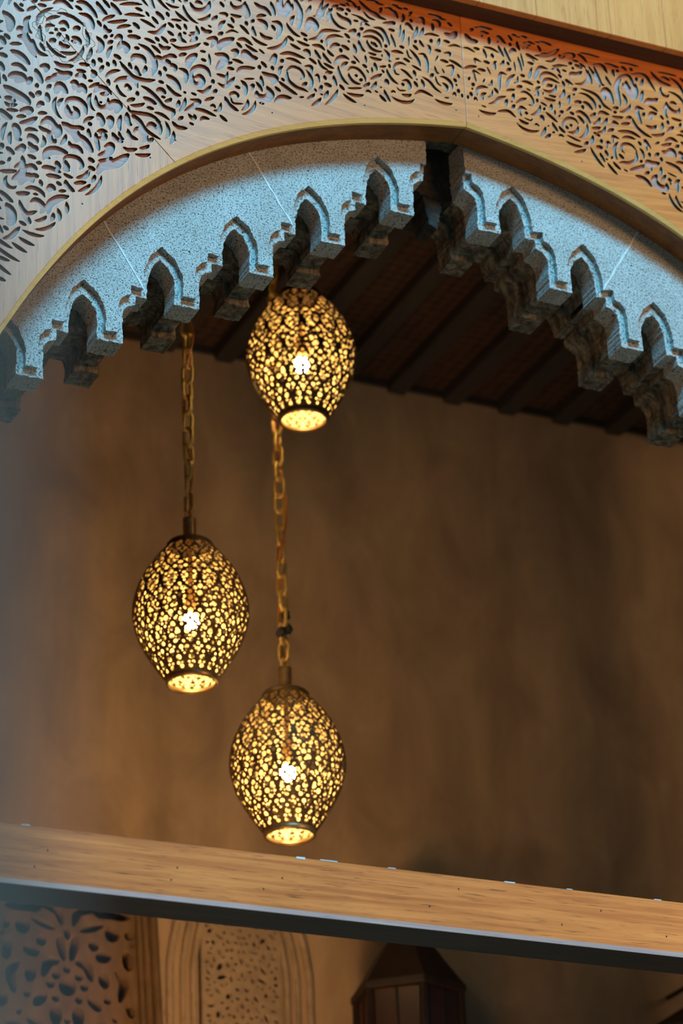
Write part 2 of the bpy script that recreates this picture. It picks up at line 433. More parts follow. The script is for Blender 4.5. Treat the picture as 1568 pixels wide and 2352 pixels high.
NA, ND, NB, NC = 99, 77, 98, 65
STROKES = '5.0 -835 6067 -817 6060 -799 6063;9.4 -768 6085 -757 6069 -736 6070 -720 6084 -715 6103;7.9 -657 6118 -653 6106 -638 6103 -622 6114 -617 6129;6.3 -686 6110 -677 6097;6.9 -616 6126 -609 6093 -617 6077;9.5 -591 6133 -576 6123 -561 6120 -547 6106;7.0 -546 6148 -535 6109;14.4 -525 6161 -520 6134 -511 6123 -498 6147 -496 6165;9.5 -480 6169 -465 6145 -466 6114 -471 6081;5.7 -689 6074 -670 6077 -670 6068;6.9 -691 6024 -685 6042 -674 6055;5.7 -657 6070 -650 6055;8.8 -739 6018 -728 6007 -712 6013;4.4 -721 6029 -712 6025;4.4 -673 6018 -655 6030 -638 6027;6.9 -633 6053 -621 6042 -610 6031;8.9 -583 6083 -565 6077 -561 6058;5.7 -602 6068 -594 6080;7.6 -578 6043 -566 6032 -545 6035;8.2 -543 6087 -525 6088 -522 6071 -532 6038;7.6 -559 6000 -533 6009 -514 6025 -504 6049;7.0 -501 6053 -486 6043;12.8 -449 6084 -434 6119 -421 6108 -425 6090;7.0 -442 6058 -417 6071 -397 6097 -353 6107;5.7 -457 6057 -447 6053;12.6 -692 5962 -686 5981 -652 6007;7.5 -640 6006 -622 6011 -601 6000;7.5 -659 5967 -644 5971 -650 5951;12.6 -629 5955 -620 5971 -605 5961 -589 5963;6.9 -821 5946 -798 5938 -765 5950 -743 5968;7.5 -725 5986 -701 5994 -713 5964;7.5 -797 5986 -797 5969 -781 5961;7.5 -773 5985 -755 5981 -770 5966;5.0 -820 6020 -793 6024;5.6 -785 6016 -780 6000;6.8 -828 6008 -815 5998;6.9 -753 6018 -750 5998 -770 5993;8.0 -837 5902 -819 5911 -808 5909;8.0 -837 5882 -813 5881 -812 5865;12.4 -777 5887 -773 5908 -754 5933;5.0 -744 5944 -729 5946;4.4 -720 5942 -717 5909;12.4 -702 5946 -675 5943 -700 5900;8.1 -770 5862 -764 5883 -745 5897 -727 5895 -717 5875;10.5 -769 5876 -766 5846 -749 5841 -739 5856 -745 5868 -760 5861;8.0 -801 5877 -784 5872 -784 5838;6.8 -753 5823 -734 5824 -716 5847;8.1 -645 5907 -630 5921 -596 5931;5.0 -672 5924 -657 5933;6.2 -700 5886 -682 5884 -674 5886;4.4 -670 5901 -676 5866;7.5 -697 5859 -677 5855 -652 5888;8.1 -634 5883 -624 5872 -623 5842;3.8 -626 5890 -597 5898;11.3 -575 5923 -557 5916 -540 5915 -549 5894;5.0 -610 5874 -601 5878 -606 5860;5.6 -665 5825 -664 5835 -653 5842 -644 5837 -646 5826;4.3 -664 5825 -657 5810 -630 5814;9.3 -679 5822 -669 5801 -645 5790;13.8 -592 5860 -589 5847 -568 5846 -554 5863 -563 5881;4.4 -587 5828 -573 5828;8.8 -544 5842 -525 5860 -498 5865;5.7 -509 5945 -492 5961 -470 5958 -461 5940 -470 5928;6.9 -507 5945 -505 5919 -484 5902 -463 5899 -451 5895;5.7 -529 5926 -526 5947 -518 5956;7.6 -524 5992 -496 6001 -456 5996;6.3 -460 6019 -446 6022 -441 6007;6.3 -554 5964 -538 5985 -541 5954;6.9 -577 5955 -564 5941;4.4 -583 5992 -568 5981;5.7 -457 5972 -439 5975 -438 5956;5.7 -419 6002 -410 5984 -392 5976;8.2 -530 5906 -509 5891 -482 5879;4.4 -430 5948 -421 5954 -417 5932;6.4 -399 5966 -380 5973;7.6 -403 5931 -385 5929;7.0 -433 6043 -411 6045 -399 6036;7.7 -383 6046 -367 6062 -355 6063;3.8 -475 5872 -462 5877;3.8 -417 5896 -409 5897;4.4 -432 5910 -427 5901;6.8 -765 5767 -738 5767 -705 5759;4.9 -720 5785 -711 5790 -706 5783;5.6 -711 5774 -696 5779 -690 5802;5.6 -734 5798 -709 5814;8.0 -772 5792 -749 5791 -788 5755;7.4 -778 5747 -768 5737 -761 5742 -763 5749;6.1 -805 5723 -793 5736;6.2 -747 5735 -738 5746 -723 5746;4.9 -776 5722 -765 5719;8.0 -821 5714 -807 5701 -783 5704;6.1 -838 5747 -818 5746 -821 5727;10.5 -834 5849 -814 5838 -799 5815;7.4 -835 5819 -817 5800 -797 5796;4.9 -789 5811 -785 5807;4.9 -770 5812 -756 5809;6.2 -710 5827 -701 5839;6.4 -427 6135 -416 6141 -398 6191;5.8 -401 6140 -397 6163 -382 6185;7.1 -382 6171 -375 6141 -357 6122 -335 6118;9.6 -360 6163 -346 6151 -327 6147 -322 6135;3.9 -319 6170 -284 6167;5.2 -284 6188 -269 6173 -250 6169;6.5 -314 6210 -300 6191;6.5 -296 6219 -271 6197 -246 6191 -231 6181;6.5 -221 6216 -203 6217 -196 6196;7.1 -228 6166 -196 6175 -216 6159;7.7 -255 6145 -232 6144 -218 6116 -212 6100;7.1 -288 6107 -262 6113 -244 6106 -235 6087;7.7 -301 6091 -296 6072 -284 6061;5.1 -284 6050 -282 6027;4.5 -319 6041 -301 6022;8.3 -373 6000 -361 6020 -345 6030 -331 6025;9.0 -350 6063 -330 6056;6.4 -336 5989 -324 6002 -305 6000 -290 5983 -286 5967;6.4 -312 5983 -313 5976;5.1 -339 5935 -324 5937 -298 5945;5.1 -288 5936 -280 5941 -272 5936;4.5 -262 5946 -253 5942;4.5 -216 5952 -208 5958 -202 5954;7.0 -272 5979 -252 5993 -239 6003;7.7 -231 5974 -226 5986 -221 5975;5.8 -206 6022 -199 6041 -183 6052 -167 6049;4.5 -203 6030 -199 6015 -188 6014;6.4 -184 6033 -171 6027 -159 6017 -151 6010;7.1 -181 5997 -166 6001 -159 5985 -165 5972;3.8 -199 5974 -190 5965 -171 5969;7.1 -147 5964 -126 5978 -94 5970;6.5 -122 6024 -102 6014 -87 5997 -69 5987;5.8 -151 6053 -124 6043;6.4 -229 6082 -217 6071 -219 6053 -210 6049;3.9 -198 6060 -185 6065;3.6 -236 6066 -235 6056;5.8 -207 6137 -199 6111 -195 6098;4.5 -176 6176 -183 6132;7.8 -163 6176 -155 6182 -141 6166;5.8 -167 6161 -176 6117;3.9 -154 6144 -157 6111;4.5 -163 6099 -159 6079 -148 6073;5.9 -110 6159 -90 6167 -65 6167;6.5 -64 6160 -72 6133;6.5 -124 6139 -119 6128 -112 6121;5.8 -102 6129 -95 6124 -97 6102;7.1 -129 6094 -113 6096 -106 6075 -105 6041;5.2 -39 6142 -19 6150 -3 6148;5.2 -55 6116 -37 6121 -38 6107;5.2 -51 6075 -30 6081 -37 6047;3.9 -63 6065 -56 6051;3.9 -82 6081 -71 6105;5.2 -84 6067 -80 6050 -72 6047;4.5 -84 6035 -79 6016 -68 6008;6.5 -64 6020 -52 6012 -53 5996;5.2 -18 6059 -13 6047;4.5 -25 6026 -21 6020;4.5 -37 5988 -30 5997 -26 5986;3.6 -62 5974 -46 5977;5.2 -9 5999 -8 5988;13.1 -48 6180 -27 6177 -13 6194;6.6 -38 6218 -26 6209;5.2 -96 6231 -55 6231;8.5 -132 6195 -113 6211 -108 6193;7.2 -84 6215 -64 6213 -62 6198;5.9 -199 6232 -182 6232;5.2 -167 6230 -153 6230;3.9 -152 6215 -149 6208;4.5 -270 6229 -238 6231;5.8 -373 6179 -354 6189;5.1 -333 6083 -326 6080;6.4 -329 6112 -310 6122 -316 6108;6.5 -293 6139 -284 6151 -267 6147;5.2 -313 6151 -299 6153;5.1 -244 6024 -225 6031;4.5 -267 6017 -266 6000;3.8 -283 6006 -276 5996;3.8 -246 5960 -241 5961;3.9 -140 6013 -137 6010;5.5 -1148 5897 -1145 5916 -1128 5921;3.6 -1142 5895 -1130 5898;6.7 -1116 5930 -1102 5937 -1092 5923;5.5 -1113 5913 -1099 5916;7.9 -1077 5922 -1064 5932;7.3 -1139 5870 -1126 5880;7.9 -1113 5876 -1107 5865 -1090 5869;7.9 -1082 5898 -1067 5895 -1061 5883;4.9 -1084 5887 -1073 5884;7.3 -1191 5932 -1201 5916 -1198 5894 -1187 5883;7.3 -1183 5865 -1179 5843 -1167 5830 -1146 5827;6.0 -1193 5872 -1190 5840 -1181 5823 -1174 5815;7.9 -1127 5814 -1107 5806 -1080 5814;6.1 -1063 5824 -1038 5827;4.8 -1127 5794 -1107 5788 -1083 5791;5.5 -1070 5804 -1047 5805;6.7 -1064 5974 -1041 5972 -1030 5955 -1027 5937;7.9 -1018 5916 -1006 5901 -1009 5880 -1018 5870;5.5 -1171 5972 -1150 5974;7.4 -1131 5986 -1108 5999 -1082 5984;8.0 -1070 6007 -1050 6009 -1030 5991 -1018 5974;8.0 -1018 6021 -1006 6001 -992 5991;12.1 -1259 5927 -1242 5909 -1243 5875;6.7 -1231 5961 -1222 5947 -1208 5944;5.5 -1217 5961 -1210 5958;7.8 -1264 5854 -1255 5833;7.2 -1254 5861 -1244 5852;12.1 -1220 5865 -1199 5861 -1178 5820;7.9 -1224 5884 -1213 5890 -1196 5871;10.2 -1238 5818 -1215 5811 -1192 5791;7.2 -1236 5778 -1218 5781 -1199 5769;7.2 -1266 5801 -1249 5799;7.2 -1265 5778 -1257 5755;12.0 -1242 5742 -1226 5750 -1209 5748 -1225 5732;9.0 -1175 5780 -1166 5758 -1159 5744;7.8 -1164 5791 -1147 5796 -1150 5779;7.8 -1148 5750 -1138 5761 -1122 5760;7.8 -1196 5732 -1186 5753;12.1 -1132 5770 -1107 5777 -1084 5792;10.9 -1124 5724 -1112 5749 -1095 5731;7.3 -1073 5785 -1057 5793 -1047 5785;7.9 -1085 5763 -1073 5767 -1078 5745;9.1 -1067 5741 -1055 5760 -1047 5743;4.9 -1038 5761 -1012 5781;7.3 -1032 5812 -1024 5807 -1030 5793;7.8 -1098 5698 -1090 5713 -1067 5719 -1050 5707 -1045 5682;10.2 -1095 5695 -1089 5671 -1072 5672 -1070 5686 -1077 5694;7.9 -1024 5752 -1009 5769 -992 5766 -981 5756;6.7 -1021 5740 -1018 5718 -1004 5711 -989 5722 -989 5741;3.6 -1011 5723 -1005 5727;6.1 -1009 5749 -989 5754;10.9 -985 5710 -972 5732 -962 5728 -969 5704;13.2 -1253 5711 -1228 5698 -1200 5686 -1191 5675;8.9 -1250 5679 -1227 5675;6.0 -1252 5666 -1241 5659 -1222 5666;10.1 -1263 5641 -1246 5626 -1235 5626;5.4 -1247 5645 -1219 5649;8.9 -1213 5650 -1188 5660 -1194 5645;6.6 -1189 5708 -1180 5697;7.2 -1172 5705 -1163 5717;7.2 -1146 5718 -1143 5693;6.6 -1171 5670 -1160 5686 -1154 5681;7.8 -1213 5615 -1191 5624 -1171 5641;7.2 -1156 5632 -1140 5646 -1123 5634;7.2 -1103 5642 -1084 5634 -1058 5640;7.8 -1015 5673 -1012 5687 -1004 5673 -1005 5656;6.0 -1038 5656 -1034 5654;5.6 -989 5967 -962 5976 -939 5987;6.8 -998 5956 -992 5941 -980 5945;8.0 -980 6028 -962 6006 -954 6002;6.8 -921 5983 -907 5970;4.9 -936 5953 -926 5957;7.4 -936 5939 -904 5943;4.3 -888 6026 -880 6014;7.5 -860 6033 -841 6015;6.2 -883 5966 -856 5972 -835 6003;6.1 -971 5923 -957 5935 -954 5921;9.2 -963 5896 -951 5912 -939 5908 -942 5888;7.4 -928 5868 -919 5884 -898 5886 -890 5871;6.7 -916 5855 -911 5836 -903 5831;8.0 -907 5923 -884 5913 -869 5890 -865 5868 -872 5839;8.0 -957 5857 -940 5835 -922 5820 -893 5818 -867 5826;7.3 -972 5873 -957 5867;6.7 -1011 5853 -1008 5844;5.5 -990 5847 -989 5836;6.1 -1027 5846 -1027 5826;7.9 -972 5794 -952 5808 -922 5813 -912 5793;4.9 -946 5785 -939 5793 -931 5785 -937 5777;7.4 -901 5799 -885 5793 -864 5775 -844 5754 -815 5751;8.0 -861 5796 -849 5801 -839 5793;7.9 -896 5767 -879 5762 -864 5756;6.1 -939 5745 -920 5758;6.1 -937 5731 -929 5717 -879 5719 -853 5706;9.1 -926 5708 -909 5693 -897 5676;9.3 -860 5899 -843 5890 -825 5891;4.3 -845 5899 -825 5910;4.9 -853 5857 -852 5841;6.8 -854 5937 -842 5927 -824 5935;10.1 -1229 5592 -1224 5603 -1219 5585 -1223 5571;5.9 -1223 5568 -1209 5568;7.1 -1194 5575 -1186 5585 -1173 5580 -1169 5569;7.1 -1191 5565 -1181 5555 -1170 5557;7.1 -1224 5536 -1212 5544 -1204 5551 -1204 5535;7.1 -1191 5548 -1173 5552 -1184 5540;9.0 -1160 5625 -1151 5636 -1137 5637 -1126 5630 -1124 5617 -1137 5602;6.6 -1165 5617 -1154 5610 -1143 5611;7.8 -1123 5596 -1115 5610 -1113 5633;13.2 -1105 5641 -1084 5627 -1069 5612 -1072 5598;7.8 -1140 5611 -1137 5589 -1128 5582 -1123 5589;7.8 -1089 5591 -1083 5580 -1066 5579 -1055 5567;10.8 -1062 5617 -1049 5604 -1038 5587 -1030 5577;7.2 -1072 5637 -1052 5638;11.9 -1152 5532 -1142 5550 -1123 5559 -1095 5559;5.3 -1153 5525 -1151 5535 -1137 5532;7.7 -1156 5502 -1145 5505 -1125 5503 -1111 5499;7.7 -1120 5527 -1114 5509;6.6 -1103 5540 -1089 5550 -1066 5549 -1055 5532 -1061 5520;7.7 -1102 5537 -1094 5520 -1097 5510 -1089 5509;7.2 -1069 5493 -1049 5502 -1038 5521;7.2 -1038 5530 -1025 5527;7.2 -1038 5555 -1027 5549;7.7 -1097 5479 -1094 5467 -1083 5457 -1076 5454;6.0 -1075 5476 -1046 5486;10.1 -1141 5378 -1136 5404 -1116 5424 -1091 5436;8.9 -1141 5440 -1133 5453 -1125 5447;4.7 -1114 5445 -1097 5450;7.1 -1145 5483 -1128 5484 -1110 5485;7.1 -1181 5475 -1167 5475;10.6 -1211 5443 -1203 5460 -1186 5470 -1180 5456;7.1 -1219 5416 -1208 5416 -1188 5423;6.5 -1197 5434 -1178 5440 -1158 5433 -1150 5421;7.6 -1184 5399 -1172 5408 -1158 5402 -1152 5388 -1159 5374;7.0 -1212 5396 -1205 5376 -1191 5365 -1170 5376;7.6 -1202 5361 -1193 5351 -1185 5339;12.8 -1243 5380 -1232 5361 -1231 5336 -1238 5326;7.0 -1250 5283 -1231 5294 -1211 5323;7.6 -1260 5413 -1243 5398 -1229 5389;6.5 -1261 5468 -1239 5471 -1221 5478;8.9 -1230 5451 -1211 5471 -1195 5500;7.7 -1195 5493 -1181 5500 -1170 5493;4.1 -1242 5498 -1236 5512;7.1 -1225 5486 -1206 5503 -1206 5522;5.9 -1192 5528 -1173 5524;7.1 -1262 5531 -1256 5545;7.7 -1245 5538 -1228 5523;7.2 -1013 5555 -993 5560 -980 5572;13.3 -1015 5520 -1004 5541 -967 5560 -938 5590;10.2 -997 5600 -981 5607 -990 5583 -1013 5571;4.8 -1018 5637 -1004 5645 -991 5643;6.6 -1021 5633 -1018 5608 -1013 5584;7.2 -1012 5622 -1001 5622 -998 5632 -1010 5634;7.8 -978 5643 -967 5627 -952 5624;4.8 -961 5651 -958 5638 -949 5631;6.0 -956 5700 -961 5673 -958 5655;7.9 -940 5711 -938 5685 -929 5678;6.0 -950 5608 -935 5604 -915 5612;7.9 -922 5660 -912 5671 -897 5666 -892 5648 -898 5637;6.7 -938 5663 -932 5645 -913 5640;7.9 -888 5684 -874 5693 -862 5681;6.1 -865 5716 -854 5690 -854 5667;6.1 -929 5704 -909 5696 -889 5671 -854 5655;6.1 -883 5640 -874 5652;7.8 -992 5682 -981 5685 -984 5655;5.9 -41 6225 -83 6227;5.9 -222 6225 -275 6226;6.0 -357 6225 -420 6225;6.0 -478 6224 -540 6226;6.0 -599 6223 -659 6225;6.7 -142 6225 -153 6210;6.7 -167 6225 -186 6227;8.4 -184 6193 -193 6211 -208 6208;9.3 -219 6179 -247 6184 -273 6200 -292 6219;6.7 -270 6158 -301 6166;7.6 -298 6188 -295 6201;8.5 -313 6210 -339 6212 -324 6195;5.9 -333 6193 -352 6193;9.3 -340 6179 -361 6175;7.6 -372 6175 -383 6155 -388 6129;7.6 -384 6185 -401 6155 -413 6126;10.2 -398 6195 -424 6198 -439 6179;7.7 -433 6209 -477 6206;8.5 -515 6195 -555 6201 -574 6176 -586 6156;10.3 -576 6218 -602 6192 -637 6187;7.6 -458 6147 -478 6175 -505 6186 -516 6161 -510 6119;7.6 -461 6129 -472 6105;6.8 -485 6158 -488 6141 -501 6142'
P1 = '20.6 -51 251 -28 224 -21 199;18.9 19 196 30 230 67 245 97 263;30.9 112 235 142 242 190 236;17.2 45 177 75 187 108 200;36.1 140 176 143 175;22.0 195 182 196 173;17.2 -1 181 -1 152;20.6 -24 155 -21 123 -13 92;20.6 27 150 20 120 12 87;25.8 81 135 84 136;24.1 31 78 60 70 75 32;27.5 97 99 130 106;27.5 189 123 193 76;41.3 -1 1 1 -1;17.9 -3 55 -1 54;19.3 35 34 37 34;20.6 52 5 54 5;19.3 35 -35 38 -36;27.5 112 46 119 15;24.1 156 62 178 28 167 -24;24.1 71 -32 100 -58;17.2 124 -31 128 -31;30.9 35 -68 35 -107;20.6 194 -39 203 -70;24.1 68 -135 119 -106;27.5 1 -155 1 -194;27.5 155 -121 188 -142;24.1 46 -172 100 -185;20.6 133 -175 177 -196;30.9 -124 239 -91 243'
RING1 = [(-1145.9, 5959.1), (-1134.5, 5963.8), (-1120.1, 5966.0), (-1112.9, 5976.2), (-1099.9, 5974.7), (-1092.7, 5963.3), (-1078.2, 5963.8), (-1062.3, 5951.4), (-1050.7, 5947.8), (-1044.9, 5932.7), (-1047.7, 5922.0), (-1031.8, 5922.8), (-1036.1, 5908.4), (-1024.6, 5898.2), (-1023.1, 5888.6), (-1034.7, 5875.7), (-1031.8, 5860.0), (-1044.8, 5853.3), (-1041.9, 5834.4), (-1056.3, 5840.5), (-1067.8, 5832.6), (-1076.3, 5823.9), (-1085.0, 5833.1), (-1093.5, 5821.1), (-1107.8, 5819.1), (-1116.5, 5830.0), (-1127.9, 5835.2), (-1135.0, 5826.8), (-1142.2, 5841.3), (-1156.5, 5840.9), (-1165.1, 5855.1), (-1161.0, 5869.3), (-1176.7, 5875.0), (-1171.1, 5892.9), (-1184.1, 5902.7), (-1185.6, 5913.8), (-1171.4, 5925.8), (-1175.8, 5934.6), (-1168.7, 5946.4)]
RING2 = [(-1154.5, 5955.1), (-1137.3, 5953.1), (-1131.5, 5944.7), (-1115.7, 5950.5), (-1108.5, 5964.1), (-1097.0, 5955.5), (-1082.5, 5954.3), (-1068.0, 5946.5), (-1053.6, 5943.7), (-1056.4, 5916.4), (-1050.6, 5901.3), (-1034.7, 5890.6), (-1054.9, 5880.4), (-1056.3, 5866.8), (-1056.3, 5847.1), (-1067.8, 5852.3), (-1085.0, 5846.3), (-1092.2, 5847.7), (-1103.6, 5830.0), (-1113.7, 5845.4), (-1125.2, 5852.3), (-1139.4, 5851.9), (-1156.5, 5850.7), (-1153.8, 5867.8), (-1151.1, 5881.7), (-1161.1, 5892.2), (-1159.8, 5907.4), (-1172.7, 5905.7), (-1171.3, 5914.3), (-1159.9, 5918.9), (-1155.8, 5936.6)]
SCROLLS = [(-746, 5864), (-654, 5827), (-487, 5936), (-742, 6083), (-638, 6118), (-1085, 5687), (-1006, 5728), (-912, 5861), (-939, 5783), (-850, 5791), (-1141, 5622), (-1081, 5528), (-1170, 5386), (-910, 5649), (-1004, 5630), (-875, 5683), (-1182, 5573), (-310, 5981), (-174, 5980), (-188, 6032), (-58, 6009), (-252, 6099), (-364, 6050), (-1106, 5892), (-563, 6054), (-1229, 5442), (-1221, 5741), (-452, 6097), (-620, 6160), (-480, 6190), (-330, 6170), (-760, 6130), (-200, 6200)]
NAILS = [(-813.9, 5661.8), (-880.6, 5595.3), (-1055.3, 5423.2), (-552.0, 5806.6), (-293.2, 5892.9), (-29.5, 5943.2), (36.1, 5940.4), (335.8, 5871.3)]
BNAILS = [(-1130.0, 3785.4), (-1158.9, 3745.0), (-834.7, 3779.7), (-849.3, 3750.3), (-587.1, 3783.5), (-632.7, 3753.4), (-152.8, 3806.1), (-228.8, 3756.7), (212.3, 3793.5), (106.9, 3749.3), (381.7, 3749.2)]
CHIPS = [(-1179, 19, 1.2), (-541, 21, 4), (-473, 42, 1.4), (-318, 19, 1.2), (-21, 27, 2), (134, 15, 1.2), (367, 19, 1.6)]
PIL_T, PIL_B = (-2.9713, -5.252, 1.914), (-2.9354, -5.1805, 1.753)

# ------------------------------------------------------------------ setting
tag(MB().box(-9, 9, -13, 2.2, -.2, 0).build('floor', M_ground), 'warm tiled courtyard floor far below the arch', 'floor', kind='structure')
YB, ZC = 2.4, 6.574
tag(MB().box(-2.2, 3.2, YB, YB + .15, 0, 6.9).build('wall_back', M_plaster), 'brown polished plaster wall behind the hanging lanterns', 'wall', kind='structure')
tag(MB().box(-2.2, -2.05, .34, YB, 0, 6.9).build('wall_left', M_plaster), 'plaster side wall of the alcove', 'wall', kind='structure')
tag(MB().box(3.05, 3.2, .34, YB, 0, 6.9).build('wall_right', M_plaster), 'plaster side wall of the alcove far to the right', 'wall', kind='structure')
ceil = tag(MB().box(-2.05, 3.05, .34, YB, ZC, ZC + .1).build('ceiling', M_ceil), 'dark painted wooden ceiling with stencilled red pattern', 'ceiling', kind='structure')
cb = MB().box(-.034, .034, .345, YB - .002, ZC - .05, ZC).build('ceiling_beam', M_cbeam, ceil)
bevel(cb, .006, 1)
cb.location.x = -1.62
for i in range(1, 21):
    c = cb.copy(); COL.objects.link(c); c.parent = ceil; c.location.x = -1.62 + .215 * i
tr = MB().box(-2.05, 3.05, YB - .012, YB, ZC - .028, ZC).build('wall_cornice', M_cbeam, ceil)

# ------------------------------------------------------------------ arch curve (half), a = |x|
AP = [(0, 5.902), (.10, 5.886), (.2, 5.868), (.32, 5.834), (.44, 5.793), (.56, 5.746), (.62, 5.716), (.726, 5.652), (.818, 5.582), (.896, 5.514),
      (.982, 5.428), (1.06, 5.336), (1.11, 5.268), (1.16, 5.188), (1.205, 5.115), (1.255, 5.022), (1.32, 4.885), (1.38, 4.73), (1.42, 4.57), (1.44, 4.40)]
# smooth the measured points with a polynomial up to the shoulder, then blend into the jamb
pa = np.array(AP[:16]); pf = np.polyfit(pa[:, 0], pa[:, 1], 5)
aa = np.linspace(0, 1.255, 70)
ARC = [(a, float(np.polyval(pf, a))) for a in aa] + AP[16:]
ARC = [tuple(p) for p in spline(ARC, .012)]
ARCx = np.array([p[0] for p in ARC]); ARCz = np.array([p[1] for p in ARC])
def arch(a): return np.interp(a, ARCx, ARCz)
def arch_d(x, z):
    """approximate distance outside the arch opening"""
    a = np.abs(x)
    s = (arch(a + .004) - arch(np.maximum(a - .004, 0))) / (.004 + np.minimum(a, .004))
    return (z - arch(np.minimum(a, 1.439))) / np.sqrt(1 + np.clip(s, -2.6, 2.6) ** 2)
def offs(d):
    """arch curve moved outwards by d"""
    P = np.array(ARC); T = np.gradient(P, axis=0); T /= np.linalg.norm(T, axis=1)[:, None]
    N = np.stack([-T[:, 1], T[:, 0]], 1)
    if N[len(N) // 2][1] < 0: N = -N
    Q = P + N * d
    i = np.argmax(Q[:, 0] >= 0)
    # start on the axis
    x0, z0 = Q[i]
    return [(0.0, float(z0 - x0 * (Q[i + 1][1] - z0) / (Q[i + 1][0] - x0)))] + [tuple(map(float, q)) for q in Q[i:]]

# masonry behind the woodwork, with the opening of the arch
def over_arch(curve, zt, y0, y1):
    """solid above the arch curve up to zt"""
    c = [(-x, z) for x, z in curve[:0:-1]] + list(curve)
    n = len(c)
    v = [(x, y, z) for y in (y0, y1) for x, z in c] + [(x, y, zt) for y in (y0, y1) for x, z in c]
    f = []
    for i in range(n - 1):
        f += [(i, i + 1, 2 * n + i + 1, 2 * n + i), (n + i + 1, n + i, 3 * n + i, 3 * n + i + 1), (i + 1, i, n + i, n + i + 1)]
    f += [(0, 2 * n, 3 * n, n), (n - 1, 2 * n - 1, 4 * n - 1, 3 * n - 1)]
    return MB().add(v, f)
oc = offs(.035)
wf = over_arch(oc, 7.2, .0135, .34)
xe = oc[-1][0]
for s in (-1, 1):
    wf.box(min(s * xe, s * 2.6), max(s * xe, s * 2.6), .0135, .34, oc[-1][1] if False else 0, 7.2)
tag(wf.build('wall_front', M_stone2), 'masonry wall carrying the carved wood and the stone arch', 'wall', kind='structure')

# ------------------------------------------------------------------ carved wooden surround
sur = empty('carved_wood_surround', (0, 0, 0))
tag(sur, 'oak surround of the arch, fretted all over with arabesque scrolls', 'arch surround')
H = .0018
X0, Z0 = -1.44, 4.55
NX, NZ = int((0 - X0) / H) + 14, int((6.25 - Z0) / H) + 2
gx = X0 + np.arange(NX) * H; gz = Z0 + np.arange(NZ) * H
GX, GZ = np.meshgrid(gx, gz)
sd = np.full((NZ, NX), .030)
ST = [[float(q) for q in s.split()] for s in STROKES.split(';')]
def pairs(q): return [(q[i] / 1000, q[i + 1] / 1000) for i in range(0, len(q), 2)]
def wide_carve(sd, x0, z0, h, pts, w, taper=.42, lo=.2, far=.018):
    C = spline(pts, h * 1.5); n = len(C); t = np.linspace(0, 1, n)
    R = .5 * w * np.maximum(lo, np.sin(np.pi * np.clip(t, .02, .98)) ** taper)
    nz, nx = sd.shape
    m = R.max() + far
    i0 = max(0, int((C[:, 0].min() - m - x0) / h)); i1 = min(nx, int((C[:, 0].max() + m - x0) / h) + 2)
    j0 = max(0, int((C[:, 1].min() - m - z0) / h)); j1 = min(nz, int((C[:, 1].max() + m - z0) / h) + 2)
    if i0 >= i1 or j0 >= j1: return
    xs = (x0 + np.arange(i0, i1) * h)[None, :]; zs = (z0 + np.arange(j0, j1) * h)[:, None]
    sub = sd[j0:j1, i0:i1]
    for (cx, cz), r in zip(C, R):
        np.minimum(sub, np.sqrt((xs - cx) ** 2 + (zs - cz) ** 2) - r, out=sub)
for iq, q in enumerate(ST):
    WK = 1.75 if iq < NA else 1.55 if iq < NA + ND else 2.05 if iq < NA + ND + NB + NC else 1.4
    wide_carve(sd, X0, Z0, H, pairs(q[1:]), q[0] / 1000 * WK)
    P = pairs(q[1:])
    if max(p[0] for p in P) > -.05:                      # openings close to the middle joint, kept symmetric
        wide_carve(sd, X0, Z0, H, [(-x, z) for x, z in P], q[0] / 1000 * WK)
DE = arch_d(GX, GZ)
MARG = .050
# fill what the drawing leaves empty: crescents running round the nearest scroll, then small leaves
SC = np.array(SCROLLS) / 1000.0
def sdat(x, z):
    i = int(round((x - X0) / H)); j = int(round((z - Z0) / H))
    if not (0 <= i < NX and 0 <= j < NZ): return -1.0
    if DE[j, i] < MARG + .006 or gz[j] > 6.230 or gx[i] > -.003: return -1.0
    return float(sd[j, i])
for it in range(700):
    lim = .0105 if it < 420 else .0085
    ok = (sd > lim) & (DE > MARG + .009) & (GZ < 6.228) & (GX < -.004) if it % 4 == 0 else ok & (sd > lim)
    idx = np.flatnonzero(ok.ravel()[::5])
    if len(idx) < 30: continue
    k = int(idx[rng.integers(len(idx))]) * 5
    j, i = divmod(k, NX)
    for _ in range(5):
        a0, a1, b0, b1 = max(0, j - 3), min(NZ, j + 4), max(0, i - 3), min(NX, i + 4)
        w = sd[a0:a1, b0:b1]; m = np.unravel_index(np.argmax(w), w.shape); j, i = a0 + m[0], b0 + m[1]
    p = np.array([gx[i], gz[j]])
    c = SC[np.argmin(np.linalg.norm(SC - p, axis=1))]
    rho = max(.012, float(np.linalg.norm(p - c))); a0 = math.atan2(p[1] - c[1], p[0] - c[0])
    arc = [p]; mins = sdat(*p)
    if mins < .006: continue
    drift = rng.uniform(-.25, .25)
    for sgn in (1, -1):
        for q in range(1, 14):
            da = sgn * q * .003 / rho
            r_ = rho * (1 + drift * da)
            x, z = c[0] + r_ * math.cos(a0 + da), c[1] + r_ * math.sin(a0 + da)
            s_ = sdat(x, z)
            if s_ < .0062: break
            if sgn > 0: arc.append(np.array([x, z]))
            else: arc.insert(0, np.array([x, z]))
    if len(arc) < 2: arc = [p - (.003, 0), p + (.003, .001)]
    arc = arc[::2] if len(arc) > 4 else arc
    wide_carve(sd, X0, Z0, H, [tuple(q) for q in arc], max(.0042, min(.011, (mins - .0036) * 1.5)), .5)
sd = np.maximum(sd, MARG - DE)
sd = np.maximum(sd, GZ - 6.236)
sd = np.minimum(sd, DE - .0102)
DG = ((GX + 1.191) * .375 + (GZ - 5.98) * .367) / math.hypot(.375, .367)     # mitre joint running down from the rosette
T_F = .0072
